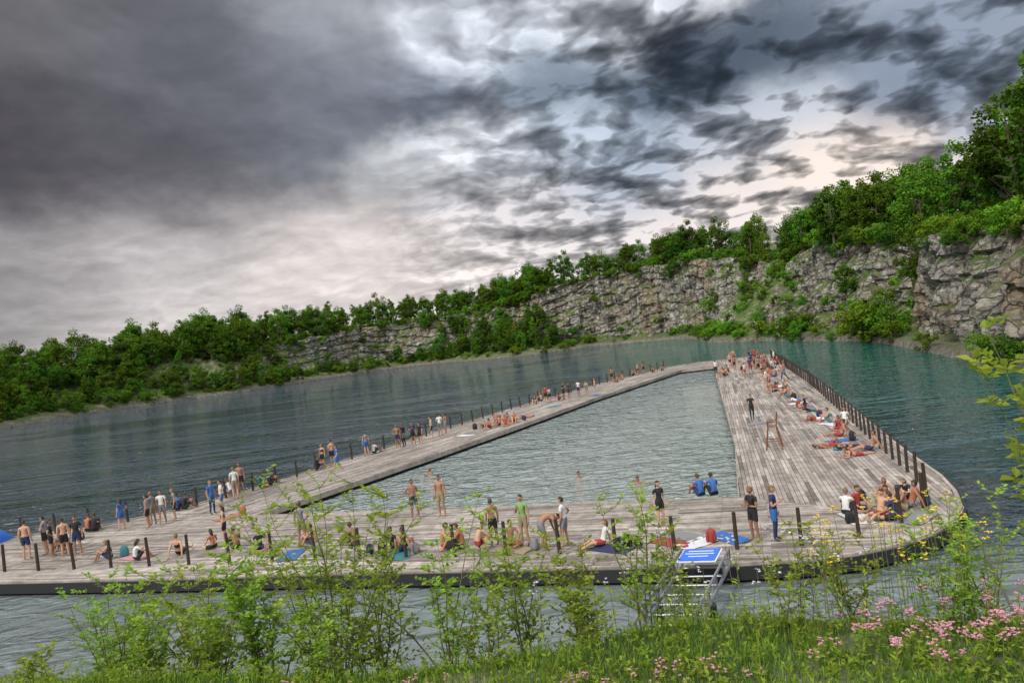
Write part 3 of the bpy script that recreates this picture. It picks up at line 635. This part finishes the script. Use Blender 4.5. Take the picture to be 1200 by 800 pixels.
for i in range(16):
    t=pr.random(); A_(pr.choice(['sitk','sitl','lie2','sitx']),24.4+6*t+pr.uniform(0,1.2),72+24*t,pr.uniform(0,360),pr.choice([None,'bikini','white','orange']),pr.choice(['black','blue','red']),pr.choice('mf'))
for (x,y) in [(24.2,84.5),(22.9,81.5),(22.5,79.8),(23,80.8)]: A_('sitk',x-.1,y,pr.uniform(60,120),None,'black')
for (x,y) in [(7.1,77.2),(6.3,77.6),(5.2,76.5),(4.6,76.3),(4.0,76),(3.1,75.6),(2.7,75.2),(2.3,77.4),(1.6,75.5),(8.2,79.2)]: A_(pr.choice(['stand','hips','phone','sitk','fold']),x,y,pr.uniform(0,360),pr.choice([None,'white','black','red']),pr.choice(['black','navy','grey']),pr.choice('mf'))
for (x,y) in [(15,96),(15.8,96.4),(16.7,97.2),(18.1,98.3),(13,91.5),(19.4,98.4),(12.1,89.6),(11.6,90.8)]: A_(pr.choice(['stand','sitk','sitx','hips']),x,y,pr.uniform(0,360),pr.choice([None,'white','orange']),'black',pr.choice('mf'))
for i,(x,y) in enumerate([(-2.6,60.1),(-1.9,61.4),(-1.2,63.2),(-3.3,61.6),(-.6,62.4),(-2.2,63.4),(-1.4,60.6),(.3,64.0)]): A_(['sitk','sitl','sitx','lie2'][i%4],x,y,pr.uniform(60,220),pr.choice([None,'bikini','orange']),pr.choice(['red','black','orange']),pr.choice('mf'))
A_('hips',-6.3,60.8,120,'orange','grey','f'); A_('stand',-7.2,58.6,90,None,'black'); A_('fold',-6.6,59.4,0,'white','grey')
A_('stand',-7.8,56,150,'black','black','f'); A_('phone',-8.3,55.7,200,'navy','black'); A_('stand',-9.0,55.6,60,'black','grey',legs='black'); A_('hips',-9.4,55.2,190,None,'navy'); A_('sitk',-11.0,53.9,-40,'white','black'); A_('stand',-11.4,53.4,30,'grey','blue')
A_('walk',-12.1,47.5,120,'blue','blue'); A_('stand',-13.2,50.6,40,None,'navy'); A_('sitk',-14.1,49.6,-60,'black','black'); A_('stand',-13.7,50.0,160,'bikini','black','f')
A_('sitx',-16.3,45.0,-40,'teal','black'); A_('sitk',-15.9,45.5,-30,'navy','black'); A_('stand',-17.0,43.8,190,None,'black',s=1.08); A_('crouch',-17.5,43.3,60,'white','grey'); A_('stand',-16.9,42.6,30,'white','khaki')
A_('stand',-16.2,38.9,110,'white','blue'); A_('stand',-16.7,38.8,240,'blue','blue',legs='navy'); A_('sitk',-19.2,41.0,-30,'black','black'); A_('sitk',-19.6,40.9,-10,'blue','black'); A_('hips',-18.4,38.2,120,'grey','black'); A_('stand',-19.4,37.9,60,'grey','khaki',legs='khaki')
A_('walk',-18.8,37.7,200,'white','grey'); A_('stand',-19.3,37.2,100,'grey','black'); A_('hips',-20.9,37.7,60,'blue','blue','f')
A_('sitk',-22.9,38.1,0,'orange','black'); A_('sitk',-22.5,38.0,20,'black','black')
A_('stand',-21.1,33.2,30,None,'black'); A_('hips',-21.9,33.5,300,'black','black'); A_('stand',-20.4,33.0,200,'black','navy'); A_('fold',-22.6,34.2,100,'grey','black'); A_('crouch',-21.6,34.0,150,None,'red'); A_('stand',-23.1,33.6,10,None,'navy'); A_('sitk',-22.0,35,150,'white','black')
for (x,y) in [(-13.6,31.2),(-14.9,30.9),(-16.7,30.8),(-8.8,29.5),(-5.3,27.5),(-5.0,27.2),(-3.4,26.9),(-2.7,26.6),(2.2,24.9),(-18.2,31.6),(-11.2,30),(-7.1,28.8),(-12.4,30.6)]:
    A_(pr.choice(['sitk','sitl','sitx','sitk']),x,y,pr.uniform(0,360),pr.choice([None,'bikini','black','white','orange']),pr.choice(['black','navy','red']),pr.choice('mmf'))
A_('stand',-13.3,31.8,100,'bikini','black','f'); A_('hips',-9.4,29.9,0,'grey','khaki')
A_('swim',2.6,38.8,200,None,'black',z=-1.40,hair=0); A_('swim',5.2,35.7,190,None,'black',z=-1.40,hair=0); A_('swim',-6.0,45.5,120,None,'black',z=-1.42)

# ---------------------------------------------------------------- towels and bags
def towel(x,y,rot,c,sz=(1.5,.75)):
    V=[];F=[]
    for i in range(13):
        for j in range(8):
            u,v=i/12-.5,j/7-.5; V.append((u*sz[0]+.03*math.sin(v*9),v*sz[1]+.03*math.sin(u*7+x),.015+.02*noise.noise(Vector((u*5+x,v*5,y)))+.012))
    for i in range(12):
        for j in range(7): q=i*8+j; F.append((q,q+8,q+9,q+1))
    o=mesh_obj('beach_towel',V,F,[cl[c]],smooth=True); o.location=(x,y,.5); o.rotation_euler[2]=rot
def bag(x,y,rot,c,s=1):
    V=[];F=[]
    for j in range(9):
        ph=math.pi*j/8
        for i in range(14):
            th=6.283*i/14; cx,sx=math.cos(th),math.sin(th); q=.45
            X=math.copysign(abs(cx)**q,cx)*math.sin(ph)**.5; Y=math.copysign(abs(sx)**q,sx)*math.sin(ph)**.5; Z=math.copysign(abs(math.cos(ph))**.7,math.cos(ph))
            V.append((X*.17*(1-.15*Z)+.01*math.sin(j*3+i),Y*.12*(1-.2*Z),.23+Z*.23))
    for j in range(8):
        for i in range(14): F.append((j*14+i,(j+1)*14+i,(j+1)*14+(i+1)%14,j*14+(i+1)%14))
    for sx in (-.08,.08): tube(V,F,[(sx,.09,.4),(sx,.17,.34),(sx,.18,.2),(sx,.11,.07)],.013,5)
    tube(V,F,[(-.04,0,.44),(-.03,0,.5),(.03,0,.5),(.04,0,.44)],.01,5)
    o=mesh_obj('backpack',V,F,[cl[c]],smooth=True); o.location=(x,y,.5); o.rotation_euler=(U(-.1,.1),0,rot); o.scale=(s,s,s)
random.seed(21)
for x,y,c in [(5.2,23.9,'white'),(4.4,24.2,'red'),(6.2,24.0,'blue'),(10.6,24.4,'white'),(12.2,23.6,'grey'),(2.4,24.4,'navy'),(-.9,25.7,'khaki'),(-5,26.9,'teal'),(-9.5,28.6,'blue'),(-15.3,37.4,'orange'),(16.0,37.5,'blue'),(15.3,35.9,'teal'),(17.6,42.6,'white'),(14.6,46,'grey'),(-4.5,57.6,'white'),(-.9,61.9,'orange'),(3.2,70.8,'teal'),(18.7,49.4,'grey'),(11.2,25.9,'khaki'),(4.9,24.8,'grey'),(-17,31.4,'pink'),(8,76.6,'blue'),(19.7,52.6,'white')]: towel(x,y,U(0,3.1),c)
for x,y,c in [(3.0,24.5,'black'),(2.7,24.2,'navy'),(3.3,24.2,'black'),(5.6,23.8,'red'),(10.2,24.0,'black'),(13.2,24.9,'navy'),(-3.1,26.6,'black'),(-5.7,27.2,'black'),(-6.2,27.4,'navy'),(-4.4,26.8,'grey'),(-.1,25.4,'grey'),(-14.8,37.9,'orange'),(17.4,41,'black'),(16.4,37.2,'black'),(19,50.8,'red'),(-22.3,36.4,'black'),(-10.3,28.8,'grey'),(-8.3,28.2,'grey'),(11.7,26.4,'black'),(-17.7,31.8,'teal'),(18.2,45.4,'navy'),(20.3,55,'black'),(-3.9,60.8,'black'),(.2,62.8,'navy')]: bag(x,y,U(0,6),c,U(.8,1.1))

# ---------------------------------------------------------------- sky / world
W=bpy.data.worlds.new('World'); S.world=W; W.use_nodes=True; t=NT(W.node_tree); bg=t.n['Background']
tc=t.new('ShaderNodeTexCoord').outputs['Generated']; nv=t.vmath('NORMALIZE',tc).outputs[0]; sp=t.new('ShaderNodeSeparateXYZ'); t.link(nv,sp.inputs[0]); X,Y,Z=sp.outputs
az=t.math('MULTIPLY',t.math('ARCTAN2',X,Y),57.2958); el=t.math('MULTIPLY',t.math('ARCSINE',Z),57.2958)
zz=t.math('ADD',t.math('MAXIMUM',Z,0.0),.26); cb=t.new('ShaderNodeCombineXYZ'); t.link(t.math('DIVIDE',X,zz),cb.inputs[0]); t.link(t.math('DIVIDE',Y,zz),cb.inputs[1]); cp=cb.outputs[0]
wn=t.noise(t.mapping(nv,(1,1,1.6)),5.0,5,.6,.0,out=1); sw=t.new('ShaderNodeSeparateXYZ'); t.link(wn,sw.inputs[0])
az2=t.math('MULTIPLY_ADD',t.math('SUBTRACT',sw.outputs[0],.5),13,az); el2=t.math('MULTIPLY_ADD',t.math('SUBTRACT',sw.outputs[1],.5),8,el)
ce=t.new('ShaderNodeCombineXYZ'); t.link(az2,ce.inputs[0]); t.link(t.math('MULTIPLY',el2,1.6),ce.inputs[1]); cc=ce.outputs[0]
BL=[(-34,25,(.15,.145,.15)),(-33,15,(.075,.065,.07)),(-34,6,(.30,.28,.285)),(-22,22,(.13,.13,.145)),(-23,14,(.095,.088,.10)),(-25,8,(.50,.46,.46)),(-24,3,(.66,.61,.60)),(-10,26,(.42,.44,.47)),(-11,20,(.20,.21,.25)),(-13,13.5,(.16,.17,.20)),(-12,7.5,(.78,.70,.67)),(-10,2,(.70,.63,.61)),
 (3,26,(.50,.53,.58)),(0,21.5,(.62,.66,.73),3,1.3),(6,17.8,(.11,.14,.18),2.6,1.6),(-4,17,(.13,.15,.19),2.6,1.4),(-8,13,(.55,.56,.58),1.7,2),(-2.5,14,(.62,.63,.66),1.6,2),(2.5,13.8,(.50,.53,.58),1.6,1.5),(7.5,14.6,(.42,.47,.54),1.8,1.5),(2,10.5,(.36,.37,.41)),(1,6.5,(.60,.54,.52)),(10,11.5,(.24,.29,.37),3,1.2),(12.5,21.5,(.60,.63,.68),2.6,1.4),(14,6,(.52,.48,.48)),(16.5,18.5,(.035,.045,.065),3,2.8),(13.5,16.8,(.08,.105,.14),2.2,1.8),(22.5,17.5,(.06,.075,.10),3,2.4),(20.5,22.8,(.60,.61,.63),1.8,1.6),(22,13,(.36,.39,.44),2.2,1.4),(17,12,(.26,.31,.38),2.5,1),(18,8,(.56,.49,.45)),(26.5,8.5,(.60,.51,.45),3,1.4),(30,15,(.17,.20,.26),3,1.4),(31,11.5,(.10,.13,.18),2.6,2.2),(27.5,20,(.26,.29,.34),2.5,1),(38,17,(.18,.21,.26)),(36,9,(.30,.32,.37))]
num=None;den=None
for b_ in BL:
    a,e,c=b_[:3]; sg=b_[3] if len(b_)>3 else 4.0; wt=b_[4] if len(b_)>3 else 1.0
    d=t.vmath('DISTANCE',cc,(a,e*1.6,0)).outputs['Value']; w=t.math('EXPONENT',t.math('MULTIPLY_ADD',t.math('MULTIPLY',d,d),-1/(2*sg**2),math.log(wt)))
    v=t.vmath('SCALE',c,scale=w).outputs[0]
    num=v if num is None else t.vmath('ADD',num,v).outputs[0]; den=w if den is None else t.math('ADD',den,w)
fall=.004; hi=t.mix(t.math('MULTIPLY',Z,1.6,clamp=True),(.50,.49,.50,1),(1.05,1.07,1.12,1))
num=t.vmath('ADD',num,t.vmath('SCALE',hi,scale=fall).outputs[0]).outputs[0]; den=t.math('ADD',den,fall)
base=t.vmath('SCALE',num,scale=t.math('DIVIDE',1.0,den)).outputs[0]
wp=t.vmath('ADD',cp,t.vmath('SCALE',t.noise(cp,2.6,4,.6,out=1),scale=.22).outputs[0]).outputs[0]
def bil(off):
    v=t.new('ShaderNodeTexVoronoi',voronoi_dimensions='2D',feature='F1'); v.inputs['Scale'].default_value=3.4; v.inputs['Detail'].default_value=3.5; v.inputs['Roughness'].default_value=.6; v.normalize=True
    t.link(t.vmath('ADD',wp,off).outputs[0],v.inputs['Vector']); return v.outputs['Distance']
b1=bil((0,0,0)); b2=bil((-.035,.055,0))
rel=t.math('MULTIPLY',t.math('SUBTRACT',b2,b1),10.0)
n1=t.noise(wp,1.6,7,.6)
den2=t.math('MULTIPLY',t.math('SUBTRACT',n1,.5),2.8)
puff=t.math('MULTIPLY_ADD',az,.055,.50,clamp=True)
puff=t.math('MULTIPLY_ADD',puff,.9,.10)
k=t.math('MULTIPLY',t.math('ADD',rel,den2),puff)
fine=t.math('MULTIPLY',t.math('SUBTRACT',t.noise(cp,1.0,5,.5),.5),.9)
gain=t.math('EXPONENT',t.math('ADD',k,fine)); gain=t.math('MINIMUM',gain,1.7)
col=t.vmath('SCALE',base,scale=gain).outputs[0]
sky=t.new('ShaderNodeTexSky',sky_type='NISHITA',sun_disc=False,sun_elevation=math.radians(40),sun_rotation=math.radians(219)); 
col=t.vmath('ADD',col,t.vmath('SCALE',sky.outputs[0],scale=.006).outputs[0]).outputs[0]
t.link(col,bg.inputs[0]); bg.inputs[1].default_value=1.0
W.cycles.sampling_method='NONE'
L=bpy.data.lights.new('sun','SUN'); L.energy=2.6; L.angle=math.radians(10); L.color=(1,.95,.86); lo=link(bpy.data.objects.new('sun',L))
sd=Vector((-.45,-.55,.60)).normalized(); lo.rotation_euler=sd.to_track_quat('Z','Y').to_euler()

# ---------------------------------------------------------------- camera
T=math.radians(7.1); D=math.atan(10/867)
f=Vector((0,math.cos(D),-math.sin(D))); u0=Vector((0,math.sin(D),math.cos(D))); x0=Vector((1,0,0))
r=math.cos(T)*x0-math.sin(T)*u0; u=math.sin(T)*x0+math.cos(T)*u0
c=bpy.data.cameras.new('camera'); co=link(bpy.data.objects.new('camera',c)); S.camera=co
m=Matrix((( r.x,u.x,-f.x,0),(r.y,u.y,-f.y,0),(r.z,u.z,-f.z,8),(0,0,0,1))); co.matrix_world=m
c.sensor_width=36; c.lens=867/1200*36; c.clip_end=6000; c.clip_start=.1
print(len(forest.children),len(scrub.children),NC,NR)
